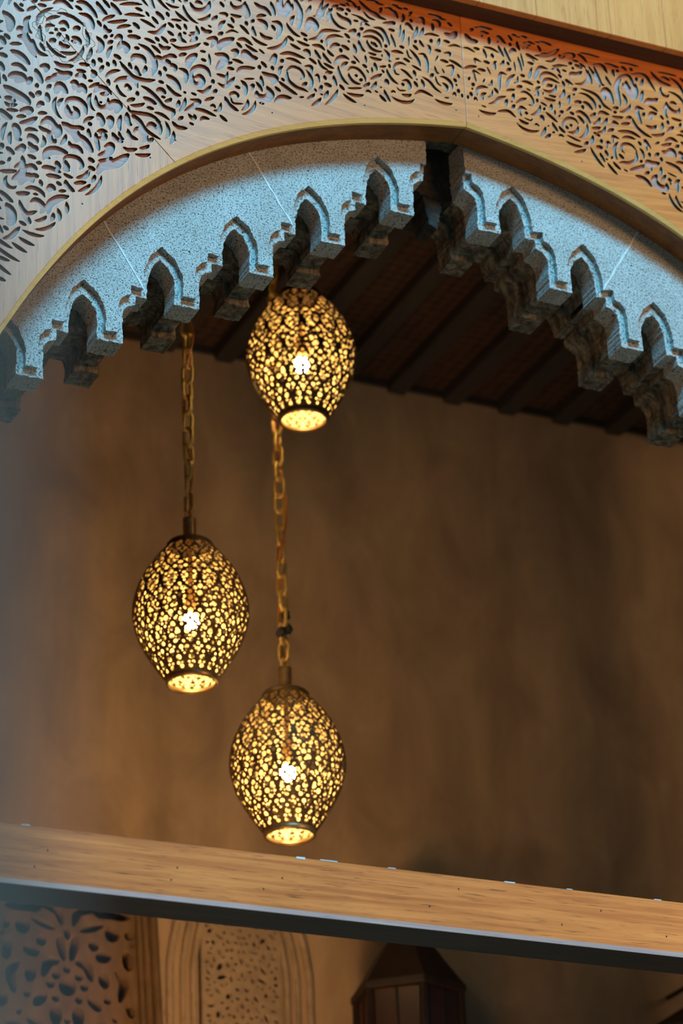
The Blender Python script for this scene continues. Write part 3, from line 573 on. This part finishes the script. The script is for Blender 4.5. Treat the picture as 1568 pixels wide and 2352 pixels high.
def mapL(x, z, back):
    return np.stack([X0 + x * H, np.full(len(x), T_F if back else 0.0), Z0 + z * H], 1)
def mapR(x, z, back):
    v = mapL(x, z, back); v[:, 0] *= -1; return v
top = 6.2475 - GZ
def panel(name, f, mp, mat, flip=False):
    V, F, nw = fret(f, H, mp)
    if flip: F = [q[::-1] for q in F]
    return link(name, fast_mesh(name, V, F, nw), [mat, M_char_shade], sur)
fm = np.minimum(np.minimum(sd, DG - .0007), np.minimum(-GX - .0005, top))
o = panel('fretwork_panel', fm, mapL, M_wood_l); o['label'] = 'fretted oak panel between the mitre joint and the crown'
fl = np.minimum(np.minimum(sd, -DG - .0007), np.minimum(GX - X0 - .003, top))
o = panel('fretwork_panel', fl, mapL, M_wood_v); o['label'] = 'fretted oak panel with upright grain on the left'
keep = GX[0] > -.9
fr = np.minimum(np.minimum(sd, DG - .0007), np.minimum(-GX - .0005, top))
o = panel('fretwork_panel', fr, mapR, M_wood_r, True); o['label'] = 'fretted oak panel right of the crown'
# backing board seen through the openings
bc = offs(.012)
over_arch(bc, 6.247, T_F + .0002, .0128).build('backing_board', M_back, sur)
# chamfered edge and deep soffit, left and right halves meeting at the crown
C0, C1 = offs(.0102), offs(0)
nC = min(len(C0), len(C1))
for s in (-1, 1):
    a = [(s * x, z) for x, z in C0]; b = [(s * x, z) for x, z in C1]
    # same number of samples on both rails
    def res(p, n=150):
        p = np.array(p); d = np.concatenate(([0], np.cumsum(np.linalg.norm(np.diff(p, axis=0), axis=1)))); t = np.linspace(0, d[-1], n)
        return np.stack([np.interp(t, d, p[:, 0]), np.interp(t, d, p[:, 1])], 1)
    A_, B_ = res(a), res(b)
    A_[0, 0] = s * .0006; B_[0, 0] = s * .0006
    def strip(rails):
        m = MB(); n = len(rails[0][0]); v = []
        for p, y in rails: v += [(x, y, z) for x, z in p]
        f = []
        for k in range(len(rails) - 1):
            for i in range(n - 1):
                q = (k * n + i, k * n + i + 1, (k + 1) * n + i + 1, (k + 1) * n + i)
                f.append(q if s < 0 else q[::-1])
        return m.add(v, f)
    strip([(A_, 0.0), (B_, .006), (B_, .0155), (A_, .0155)]).build('edge_moulding', M_edge, sur)
    B2 = res(offs(.012)); B2 = np.stack([s * B2[:, 0], B2[:, 1]], 1); B2[0, 0] = s * .0006
    B1 = res([(s * x, z) for x, z in offs(.0015)]); B1[0, 0] = s * .0008
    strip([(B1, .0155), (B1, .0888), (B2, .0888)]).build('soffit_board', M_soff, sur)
# drawn rosette lines and nails
def ring(px):
    return [(x / 1000, z / 1000) for x, z in px]
for rr in (RING1, RING2):
    p = ring(rr); P = [(x, .0001, z) for x, z in p]
    MB().tube(P, .0008, 5, True).build('engraved_line', M_line, sur)
nv = MB()
for x, z in NAILS:
    k = 8
    v = [(x / 1000, -.0003, z / 1000)] + [(x / 1000 + .0024 * math.cos(2 * math.pi * i / k), -.0001, z / 1000 + .0024 * math.sin(2 * math.pi * i / k)) for i in range(k)]
    nv.add(v, [(0, i + 1, (i + 1) % k + 1) for i in range(k)])
o = nv.build('nail_heads', M_nail, sur); o['kind'] = 'stuff'

# ------------------------------------------------------------------ fascia boards above
fas = empty('wood_fascia', (0, -.076, 6.248))
tag(fas, 'projecting oak fascia of upright boards above the fretwork, top right', 'fascia')
xs = [-1.7, -1.52, -1.30, -1.07, -.88, -.66, -.41, -.2, .02, .19, .375, .415, .585, .79, 1.02, 1.3, 1.6]
for a, b in zip(xs[:-1], xs[1:]):
    o = MB().box(a + .0004, b - .0004, 0, .022, 0, .75).build('fascia_board', M_fasc, fas); bevel(o, .0016, 1)
MB().box(-1.7, 1.6, .022, .0755, 0, .75).build('fascia_core', M_dark, fas)

# ------------------------------------------------------------------ stone arch with stalactite fringe
XC = -.022
A0, ZK, DA, DZ = .195, 5.782, .2, .135
Bp = [(-.166, .020), (-.137, .022), (-.136, -.004), (-.1176, -.011), (-.106, -.024), (-.103, -.040), (-.103, -.1175), (-.036, -.1175), (-.0385, -.070), (-.0365, -.046),
      (-.022, -.018), (0, 0), (.017, -.018), (.028, -.046), (.033, -.075), (.034, -.115)]
Ap = [(-.150, .038), (-.121, .040), (-.119, .014), (-.104, .008), (-.090, -.009), (-.086, -.036), (-.086, -.098), (-.054, -.098), (-.056, -.060), (-.052, -.036),
      (-.034, .002), (0, .031), (.030, 0), (.044, -.040), (.049, -.070), (.050, -.097)]
Mp = [(-.160, .026), (-.131, .030), (-.130, .010), (-.112, .004), (-.099, -.012), (-.097, -.036), (-.096, -.098), (-.044, -.098), (-.046, -.060), (-.03, -.050), (.03, -.058), (.040, -.085)]
Kp = [(-.166, .020), (-.137, .022), (-.136, -.004), (-.1176, -.011), (-.106, -.024), (-.103, -.040), (-.103, -.1175), (-.036, -.1175), (-.0385, -.070), (-.03, -.055), (.02, -.06), (.034, -.115)]
tops = offs(.030); tx = np.array([p[0] for p in tops]); tz = np.array([p[1] for p in tops])
arch_st = empty('stone_arch', (XC, .0905, 5.4))
tag(arch_st, 'pointed stone arch with a stepped fringe of small carved niches', 'stone arch')
def jitter(pts, amp, step=.007, keep_first=0):
    """ragged stone edge: resample and shake"""
    out = []
    n = len(pts)
    for i in range(n):
        p, q = np.array(pts[i]), np.array(pts[(i + 1) % n])
        m = max(1, int(np.linalg.norm(q - p) / step))
        for k in range(m):
            r = p + (q - p) * k / m
            out.append((r[0] + random.uniform(-amp, amp), r[1] + random.uniform(-amp, amp)))
    return out
def block_outline(s, prof, k0, k1, centre):
    low = []
    for k in range(k0, k1):
        a, z = A0 + DA * k, ZK - DZ * k
        low += [(a + u, z + v) for u, v in prof]
    if centre: low = [(.055 + random.uniform(0, .002), low[0][1])] + [p for p in low if p[0] > .056]
    def end(a, z):     # slanting joint going up and outwards
        d = 1.6
        for t in np.linspace(0, 1.2, 400):
            aa, zz = a + .6 * t, z + t
            if zz > np.interp(min(aa, tx[-1]), tx, tz): return (aa, zz)
        return (a + .1, z + .2)
    e0 = (.055, float(np.interp(.055, tx, tz))) if centre else end(low[0][0], low[0][1])
    e1 = end(low[-1][0], low[-1][1])
    up_ = [(a, float(np.interp(a, tx, tz))) for a in np.linspace(e0[0], e1[0], 10)][1:-1]
    poly = low + [e1] + up_[::-1] + [e0]
    return [(s * a, z) for a, z in poly]
for s in (-1, 1):
    for k0 in (0, 2, 4):
        cen = (k0 == 0)
        n_ = 2
        m = MB()
        def rel(p): return [(x, z - 5.4) for x, z in p]
        m.prism(rel(jitter(block_outline(s, Ap, k0, k0 + n_, cen), .0014)), .0005, .0160)
        blk = m.build('stone_block', M_stone, arch_st); bevel(blk, .0032, 2)
        r = MB().prism(rel(jitter(block_outline(s, Bp, k0, k0 + n_, cen), .0016)), .0155, .0850).build('niche_rim', M_stone, blk); bevel(r, .004, 2)
        r = MB().prism(rel(jitter(block_outline(s, Mp, k0, k0 + n_, cen), .0024)), .0845, .1740).build('niche_back', M_stone2, blk); bevel(r, .005, 2)
        r = MB().prism(rel(jitter(block_outline(s, Kp, k0, k0 + n_, cen), .0022)), .1730, .2480).build('rear_pendants', M_stone2, blk); bevel(r, .004, 2)
for s in (-1, 1):
    o = MB().box(min(s * 1.233, s * 1.46), max(s * 1.233, s * 1.46), .0345, .2545, -5.4, -.405).build('stone_jamb', M_stone, arch_st); bevel(o, .006, 2)
# crown recess between the two halves
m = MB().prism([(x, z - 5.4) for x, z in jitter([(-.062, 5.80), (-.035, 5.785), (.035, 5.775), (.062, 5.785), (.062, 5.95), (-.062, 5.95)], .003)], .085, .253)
bevel(m.build('crown_recess', M_recess_shade, arch_st), .005, 2)
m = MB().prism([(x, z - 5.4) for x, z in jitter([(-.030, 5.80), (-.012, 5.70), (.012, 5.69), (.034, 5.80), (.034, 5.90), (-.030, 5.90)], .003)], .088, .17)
bevel(m.build('crown_boss', M_recess_shade, arch_st), .012, 2)
# pale mortar lines
for s in (-1, 1):
    for k in (2, 4):
        a, z = A0 + DA * k - .152, ZK - DZ * k + .036
        p = []
        for t in np.linspace(0, .215, 12): p.append((a + .6 * t + random.uniform(-.002, .002), z + t))
        w = [.0012 + .0022 * abs(math.sin(3 + i * 1.7)) for i in range(len(p))]
        poly = [(s * (x - q), zz - 5.4) for (x, zz), q in zip(p, w)] + [(s * (x + q), zz - 5.4) for (x, zz), q in list(zip(p, w))[::-1]]
        MB().prism(poly, -.0006, .004).build('mortar_joint', M_mortar, arch_st)

# ------------------------------------------------------------------ cross beam
bm_ = empty('cross_beam', (0, 0, 3.704))
tag(bm_, 'long oak cross beam spanning the opening below the lanterns', 'beam')
MB().add([(x, y, z) for x in (-1.47, 1.47) for y, z in ((0, .0095), (0, .131), (.002, .133), (.116, .133), (.116, .0), (.0035, .0))],
         [(0, 1, 7, 6), (1, 2, 8, 7), (2, 3, 9, 8), (3, 4, 10, 9), (5, 4, 3, 2, 1, 0), (6, 7, 8, 9, 10, 11)][:6]).build('beam_body', M_beam, bm_)
MB().add([(-1.47, -.0004, .0098), (1.47, -.0004, .0098), (1.47, .0028, -.0004), (-1.47, .0028, -.0004), (1.47, .012, -.0004), (-1.47, .012, -.0004)], [(0, 3, 2, 1), (3, 5, 4, 2)]).build('raw_edge', M_beam_edge, bm_)
MB().box(-1.47, 1.47, .0045, .116, -.0006, .001).build('dark_underside', M_dark, bm_)  # thin dark sheet over the beam's underside
nv = MB()
for x, z in BNAILS:
    k = 7; x /= 1000; z = z / 1000 - 3.704
    v = [(x, -.0004, z)] + [(x + .002 * math.cos(2 * math.pi * i / k), -.0002, z + .0025 * math.sin(2 * math.pi * i / k)) for i in range(k)]
    nv.add(v, [(0, i + 1, (i + 1) % k + 1) for i in range(k)])
o = nv.build('nail_holes', M_nail, bm_); o['kind'] = 'stuff'
cp = MB()
for x, w, h in CHIPS: cp.box(x / 1000 - w / 2000, x / 1000 + w / 2000, -.0006, .006, .1335 - h / 1000, .1338)
o = cp.build('paint_chips', M_chip, bm_); o['kind'] = 'stuff'

# ------------------------------------------------------------------ pierced brass lanterns
PR = [(.063, 0), (.078, .020), (.100, .052), (.122, .090), (.140, .130), (.1505, .172), (.152, .195), (.149, .225), (.139, .262), (.122, .300), (.099, .336), (.076, .364), (.060, .382)]
ps = spline(PR, .004)
sl = np.concatenate(([0], np.cumsum(np.linalg.norm(np.diff(ps, axis=0), axis=1))))
STOT = float(sl[-1])
def r_of(s): return np.interp(s, sl, ps[:, 0])
def z_of(s): return np.interp(s, sl, ps[:, 1])
def shade_mesh():
    NM = 9; hw = math.pi / NM
    nt_, ns = 34, 236
    dth, ds = hw / nt_, STOT / ns
    th = np.arange(nt_ + 1) * dth; sv = np.arange(ns + 1) * ds
    TH, SV = np.meshgrid(th, sv); RR = r_of(SV)
    f = np.full(TH.shape, .02)
    R0 = .152
    # structural ogee lines stay solid
    per = .150
    def line(ph):
        return hw * (.5 + .5 * np.cos(2 * math.pi * (SV - ph) / per))
    dl = np.minimum(np.abs(TH - line(.03)), np.abs(TH - line(.03 + per / 2))) * RR * .78
    dl2 = np.abs(TH - line(.065)) * RR * .8
    LT, LS, LR = [], [], []
    dd = np.minimum(dl - .0017, dl2 + .0012)
    dd = np.minimum(dd, np.minimum(SV - .011, STOT - .012 - SV))
    cand = rng.uniform(0, 1, (38000, 2))
    sizes = np.concatenate([np.full(1500, .0072), np.full(3500, .0060), np.full(6000, .0049), np.full(7000, .0039), np.full(8000, .0030), np.full(12000, .0025)])
    for (u, w), r in zip(cand, sizes):
        t, s = u * hw, w * STOT
        i, j = int(round(t / dth)), int(round(s / ds))
        rr = float(r_of(s))
        e = t * rr; e2 = (hw - t) * rr
        if e < r * .55: t = 0.0
        elif e < r + .0005: continue
        if e2 < r * .55: t = hw
        elif e2 < r + .0005: continue
        i = int(round(t / dth))
        if dd[j, i] < r - .0004: continue
        if LT:
            q = np.hypot((np.array(LT) - t) * rr, np.array(LS) - s)
            if np.any(q < np.array(LR) + r + .0011): continue
        LT.append(t); LS.append(s); LR.append(r)
        # neighbouring lobe turns some round holes into drops
        an = rng.uniform(0, 6.28)
        for kk in range(2 if rng.random() < .75 and 0 < t < hw else 0):
            an += kk * 2.4
            t2, s2, r2_ = t + math.cos(an) * r * 1.15 / rr, s + math.sin(an) * r * 1.15, r * .68
            if 0 < t2 < hw and 0 < s2 < STOT:
                ii, jj = int(round(t2 / dth)), int(round(s2 / ds))
                if dd[jj, ii] > r2_ + .0004 and t2 * rr > r2_ + .0008 and (hw - t2) * rr > r2_ + .0008:
                    q = np.hypot((np.array(LT[:-1]) - t2) * rr, np.array(LS[:-1]) - s2) if len(LT) > 1 else np.array([1.])
                    if np.all(q > np.array(LR[:-1]) + r2_ + .0010 if len(LT) > 1 else True):
                        LT.append(t2); LS.append(s2); LR.append(r2_)
    for t, s, r in zip(LT, LS, LR):
        f = np.minimum(f, np.hypot((TH - t) * RR, SV - s) - r)
    for bnd in (0,):
        pass
    def mp(x, z, back):
        t = x * dth; s = z * ds; r = r_of(s) - (.0022 if back else 0)
        return np.stack([r * np.cos(t), r * np.sin(t), z_of(s)], 1)
    V, F, nw = fret(f, 1, mp, True, False)
    Fi = [q[::-1] for q in F[:len(F) - nw]]
    gi = V.copy()
    def grow(V, F):
      Vs, Fs, n = [], [], 0
      for k in range(NM):
        for mir in (1, -1):
            U = V.copy(); U[:, 1] *= mir
            a = 2 * math.pi * k / NM; c, s_ = math.cos(a), math.sin(a)
            U = np.stack([U[:, 0] * c - U[:, 1] * s_, U[:, 0] * s_ + U[:, 1] * c, U[:, 2]], 1)
            Vs.append(U); Fs += [tuple(i + n for i in (q if mir > 0 else q[::-1])) for q in F]; n += len(U)
      return np.vstack(Vs), Fs
    # inner face in the lamplit copy of the brass, 2 mm inside the outer one
    rad = np.hypot(V[:, 0], V[:, 1]); Vi = V.copy(); Vi[:, :2] *= ((rad - .0021) / rad)[:, None]
    return fast_mesh('shade', *grow(V, F)), fast_mesh('shade_inner_face', *grow(Vi, Fi))
ME_shade, ME_inner_face = shade_mesh(); ME_shade.materials.append(M_brass); ME_inner_face.materials.append(M_brass_in)
ME_rim = None
def prof_mesh(name, prof, mat, seg=40, smooth=True):
    m = MB().lathe(prof, seg); me = mesh(name, m.v, m.f, smooth); me.materials.append(mat); return me
ME_rim = prof_mesh('bottom_ring', [(.0605, -.001), (.0605, -.007), (.0655, -.008), (.068, -.003), (.068, .006), (.066, .009), (.0632, .004), (.0605, -.001)], M_socket)
ME_cap = prof_mesh('top_cap', [(.0615, .378), (.0625, .386), (.057, .393), (.040, .400), (.022, .405), (.019, .409), (.0, .410)], M_brass)
ribs = [(.0, .468), (.012, .468), (.0175, .464)]
for i in range(9): ribs += [(.0180, .461 - i * .0058), (.0165, .458 - i * .0058)]
ribs += [(.0185, .407), (.0, .406)]
ME_sock = prof_mesh('socket', ribs[::-1], M_socket, 24, False)
ME_bulb = prof_mesh('bulb', [(.0005, .146), (.008, .148), (.016, .154), (.0205, .166), (.019, .178), (.013, .188), (.0005, .1925)], M_bulb, 20)
ME_hold = prof_mesh('bulb_holder', [(.0005, .189), (.013, .190), (.015, .235), (.007, .275), (.007, .405), (.0005, .405)], M_socket, 14)
def link_mesh(L, Wd, r, twist=False):
    p = []; n = 7; R = Wd / 2 - r
    hl = L / 2 - Wd / 2
    for i in range(n + 1):
        a = math.pi * i / n; p.append((R * math.cos(a), 0, hl + R * math.sin(a)))
    for i in range(n + 1):
        a = math.pi + math.pi * i / n; p.append((R * math.cos(a), 0, -hl + R * math.sin(a)))
    rr = r
    if twist:
        q = []
        for i in range(len(p)):
            a, b = Vector(p[i]), Vector(p[(i + 1) % len(p)])
            for k in range(3): q.append(a.lerp(b, k / 3))
        p = q; rr = [r * (1.25 if i % 2 else .85) for i in range(len(p))]
    m = MB().tube(p, rr, 8, True)
    me = mesh('chain_link', m.v, m.f, True); me.materials.append(M_chain); return me
LP = .0485
ME_link = link_mesh(.066, .037, .0046)
ME_twist = link_mesh(.065, .043, .0052, True)
ME_eye = link_mesh(.034, .026, .003)
def lantern(loc, sc, label, spin, ztop, twists=(), knots=False):
    L = empty('pendant_lantern', loc); L.rotation_euler.z = spin; L.scale = (sc, sc, sc)
    tag(L, label, 'lantern', 'pierced brass pendant lanterns')
    for nm_, me in (('shade', ME_shade), ('shade_inner_face', ME_inner_face), ('bottom_ring', ME_rim), ('top_cap', ME_cap), ('socket', ME_sock), ('bulb', ME_bulb), ('bulb_holder', ME_hold), ('hanging_eye', ME_eye)):
        o = link(nm_, me, (), L)
        if nm_ == 'hanging_eye': o.location.z = .477
    z = .477 + .010 + .0245
    i = 0
    rng2 = random.Random(int(loc[2] * 100))
    zmax = (ztop - loc[2]) / sc
    while z - .03 < zmax:
        o = link('chain_link', ME_twist if i in twists else ME_link, (), L)
        o.location = (rng2.uniform(-.0015, .0015), rng2.uniform(-.0015, .0015), z)
        o.rotation_euler = (rng2.uniform(-.05, .05), rng2.uniform(-.05, .05), (0 if i % 2 else math.pi / 2) + .42 + rng2.uniform(-.35, .35) - spin)
        z += LP; i += 1
    # flex wound through the chain
    path = []
    n = 70
    for k in range(n):
        t = k / (n - 1); zz = .47 + (zmax - .47) * t
        rad = .012 + .008 * math.sin(t * 23 + loc[0] * 9)
        if knots and .52 < zz - .2 < .70: rad += .014 * math.sin((zz - .72) / .18 * math.pi)
        a = t * 15 + loc[0] * 7
        path.append((rad * math.cos(a), rad * math.sin(a), zz))
    MB().tube(path, .0032, 6).build('flex', M_cord, L, True)
    if knots:
        for zz, sx in ((.575, .012), (.560, -.014), (.615, .006)):
            b = bmesh.new(); bmesh.ops.create_icosphere(b, subdivisions=2, radius=.011)
            for v in b.verts: v.co = Vector((v.co.x * 1.15, v.co.y, v.co.z * 1.35)) * random.uniform(.75, 1.3)
            me = bpy.data.meshes.new('tape_knot'); b.to_mesh(me); b.free()
            o = link('tape_knot', me, M_tape, L); o.location = (sx, -.006, zz)
    return L
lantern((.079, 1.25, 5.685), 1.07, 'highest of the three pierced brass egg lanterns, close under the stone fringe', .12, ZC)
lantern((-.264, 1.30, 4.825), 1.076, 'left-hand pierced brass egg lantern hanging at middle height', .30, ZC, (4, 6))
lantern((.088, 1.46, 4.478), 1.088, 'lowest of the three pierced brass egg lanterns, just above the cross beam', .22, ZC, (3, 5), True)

# ------------------------------------------------------------------ carved panels low on the back wall
cp1 = empty('openwork_panel', (-.2566, YB, 4.265))
tag(cp1, 'dark carved openwork panel with rosettes and scrolls, lower left corner', 'carved panel')
h = .0028
nx, nz = int(.45 / h) + 1, int(.80 / h) + 1
x0, z0 = -.225, -.49
f = np.full((nz, nx), .03)
for s in P1.split(';'):
    q = [float(a) for a in s.split()]
    P = pairs(q[1:])
    wide_carve(f, x0, z0, h, P, q[0] / 1000 * 1.3, .3, .5)
    if max(abs(p[0]) for p in P) > .008: wide_carve(f, x0, z0, h, [(-x, z) for x, z in P], q[0] / 1000 * 1.3, .3, .5)
gxx = x0 + np.arange(nx) * h; gzz = z0 + np.arange(nz) * h
for it in range(40):
    ok = np.argwhere((f > .018)); 
    if not len(ok): break
    j, i = ok[rng.integers(len(ok))]
    if not (.03 < j / nz < .97): continue
    c = (gxx[i], gzz[j]); wide_carve(f, x0, z0, h, [c, (c[0] + .006, c[1] + .012)], .016, .35, .5)
    wide_carve(f, x0, z0, h, [(-c[0], c[1]), (-c[0] - .006, c[1] + .012)], .016, .35, .5)
GXX, GZZ = np.meshgrid(gxx, gzz)
f = np.minimum(f, np.minimum(.216 - np.abs(GXX), np.minimum(GZZ + .48, .300 - GZZ)))
def mp1(x, z, back): return np.stack([x0 + x * h, np.full(len(x), -.012 if back else -.070), z0 + z * h], 1)
V, F, nw = fret(f, h, mp1)
link('openwork', fast_mesh('openwork', V, F), M_cedar, cp1)
MB().box(-.225, .225, -.014, -.001, -.49, .30).build('dark_backing', M_hole, cp1)
def bent(x, zt=.30, zb=-.49, k=.018):
    return [(x - k * max(0, t) ** 1.6 - .012 * t, zb + (zt - zb) * t) for t in np.linspace(0, 1, 14)]
for sgn in (1, -1):
    for x, r in ((.233, .016), (.259, .010), (.281, .012), (.307, .014)):
        P = [(sgn * a, -.050, z) for a, z in bent(x)]
        MB().tube(P, r, 10).build('moulding', M_cedar, cp1, True)
    w_ = bent(.22); e_ = bent(.324)
    poly = [(sgn * a, z) for a, z in w_] + [(sgn * a, z) for a, z in e_[::-1]]
    MB().prism(poly, -.047, -.001).build('frame_strip', M_cedar, cp1)
    w_ = bent(.325); e_ = bent(.337)
    poly = [(sgn * a, z) for a, z in w_] + [(sgn * a, z) for a, z in e_[::-1]]
    MB().prism(poly, -.030, -.001).build('plaster_edge', M_stucco, cp1)

cp2 = empty('stucco_panel', (.325, YB, 4.23))
tag(cp2, 'pale stucco panel with fine floral relief in an arched moulding', 'carved panel')
h = .0022
nx, nz = int(.27 / h) + 1, int(.80 / h) + 1
x0, z0 = -.135, -.42
f = np.full((nz, nx), .02)
r_ = random.Random(5)
occ = []
for it in range(5000):
    x, z = r_.uniform(0, .115), r_.uniform(-.41, .365)
    w = r_.choice([.015, .012, .010, .0085]); L = w * r_.uniform(.6, 2.0); an = r_.uniform(0, 6.28) + 3 * z
    if x < w * .5 + .003: x, an = 0, math.pi / 2
    p = [(x - math.cos(an) * L / 2, z - math.sin(an) * L / 2), (x + math.cos(an) * L / 2, z + math.sin(an) * L / 2)]
    if min(p[0][0], p[1][0]) < -.0001 - (0 if x else 1): continue
    cs_ = [(p[0][0] * (1 - t) + p[1][0] * t, p[0][1] * (1 - t) + p[1][1] * t, w / 2) for t in (0, .5, 1)]
    if any((a - b) ** 2 + (c - d) ** 2 < (r + q + .0032) ** 2 for a, c, r in cs_ for b, d, q in occ): continue
    occ += cs_
    for sg in (1, -1): wide_carve(f, x0, z0, h, [(sg * a, b) for a, b in p], w, .4, .5, .006)
GXX, GZZ = np.meshgrid(x0 + np.arange(nx) * h, z0 + np.arange(nz) * h)
f = np.minimum(f, np.minimum(.130 - np.abs(GXX), np.minimum(GZZ + .415, 0.372 - GZZ)))
def mp2(x, z, back): return np.stack([x0 + x * h, np.full(len(x), -.006 if back else -.022), z0 + z * h], 1)
V, F, nw = fret(f, h, mp2)
link('floral_relief', fast_mesh('floral_relief', V, F), M_stucco, cp2)
MB().box(-.135, .135, -.0065, -.001, -.42, .375).build('relief_ground', M_hole, cp2)
for sgn in (1, -1):
    for x, r in ((.155, .011), (.190, .009), (.232, .012)):
        P = [(sgn * (x - .05 * max(0, t - .70) ** 1.5 * 6), -.008, -.42 + .80 * t) for t in np.linspace(0, 1, 22)]
        MB().tube(P, r, 10).build('moulding', M_stucco, cp2, True)

# ------------------------------------------------------------------ dark hexagonal lanterns below
def hex_lantern(loc, R, rise, rt, hb, label, rot):
    L = empty('hexagonal_lantern', loc); tag(L, label, 'lantern')
    def hexp(r, z, o=rot): return [(r * math.cos(o + math.pi / 3 * k), r * math.sin(o + math.pi / 3 * k), z) for k in range(6)]
    def frustum(name, r0, z0_, r1, z1, mat):
        v = hexp(r0, z0_) + hexp(r1, z1)
        return MB().add(v, [(k, (k + 1) % 6, (k + 1) % 6 + 6, k + 6) for k in range(6)] + [tuple(range(5, -1, -1)), tuple(range(6, 12))]).build(name, mat, L)
    frustum('roof', R, .012, rt, rise, M_darkiron)
    bevel(frustum('eave', R * 1.03, -.012, R * 1.03, .012, M_darkiron), .003, 1)
    bevel(frustum('roof_cap', rt * 1.15, rise, rt * .55, rise + .035, M_darkiron), .003, 1)
    MB().tube([(0, 0, rise + .03), (0, 0, rise + .06), (0, .03, rise + .075), (0, YB - loc[1] - .01, rise + .075)], .008, 8).build('wall_bracket', M_darkiron, L, True)
    pr = hexp(R * .93, 0)
    for k in range(6):
        a, b = Vector(pr[k]), Vector(pr[(k + 1) % 6])
        d = (b - a).normalized(); nrm = Vector((d.y, -d.x, 0))
        p, q = a + d * .014, b - d * .014
        v = [p, q, q + Vector((0, 0, -hb)), p + Vector((0, 0, -hb))]; v += [x - nrm * .004 for x in v]
        MB().add([tuple(x) for x in v], [(0, 3, 2, 1), (4, 5, 6, 7), (0, 1, 5, 4), (2, 3, 7, 6), (0, 4, 7, 3), (1, 2, 6, 5)]).build('pane', M_redglass, L)
        MB().tube([(a.x, a.y, 0), (a.x, a.y, -hb)], .013, 6).build('corner_post', M_darkiron, L)
        m1 = a.lerp(b, .5)
        MB().tube([(m1.x, m1.y, 0), (m1.x, m1.y, -hb)], .005, 6).build('glazing_bar', M_darkiron, L)
    frustum('base', R * .7, -hb - .05, R, -hb, M_darkiron)
    return L
hex_lantern((.7585, 2.12, 4.275), .176, .190, .052, .36, 'dark hexagonal lantern with a steep pointed roof below the beam', .35)
hex_lantern((1.835, 1.97, 4.17), .36, .20, .05, .36, 'wide dark red lantern, only its roof edge showing at the lower right corner', .2)

# ------------------------------------------------------------------ out-of-focus pillar beside the camera
PT = Vector(PIL_T); PB = Vector(PIL_B)
dirv = (PT - PB)
def at_z(z): return PB + dirv * ((z - PB.z) / dirv.z)
e_out = Vector((-math.cos(YAW), math.sin(YAW), 0)); e_fw = Vector((math.sin(YAW), math.cos(YAW), 0))
v = []
for z in (0.0, 3.2):
    p = at_z(z); p.z = z
    v += [p, p + e_out * .35, p + e_out * .35 + e_fw * .25, p + e_fw * .25 + e_out * .04]
piv = empty('foreground_pillar', (v[0].x, v[0].y, 0))
tag(piv, 'blurred grey plaster pillar edge close by, along the left side', 'pillar')
o = MB().add([tuple(p - Vector((v[0].x, v[0].y, 0))) for p in v], [(0, 1, 5, 4), (1, 2, 6, 5), (2, 3, 7, 6), (3, 0, 4, 7), (3, 2, 1, 0), (4, 5, 6, 7)]).build('shaft', M_pillar, piv)
bevel(o, .01, 2)
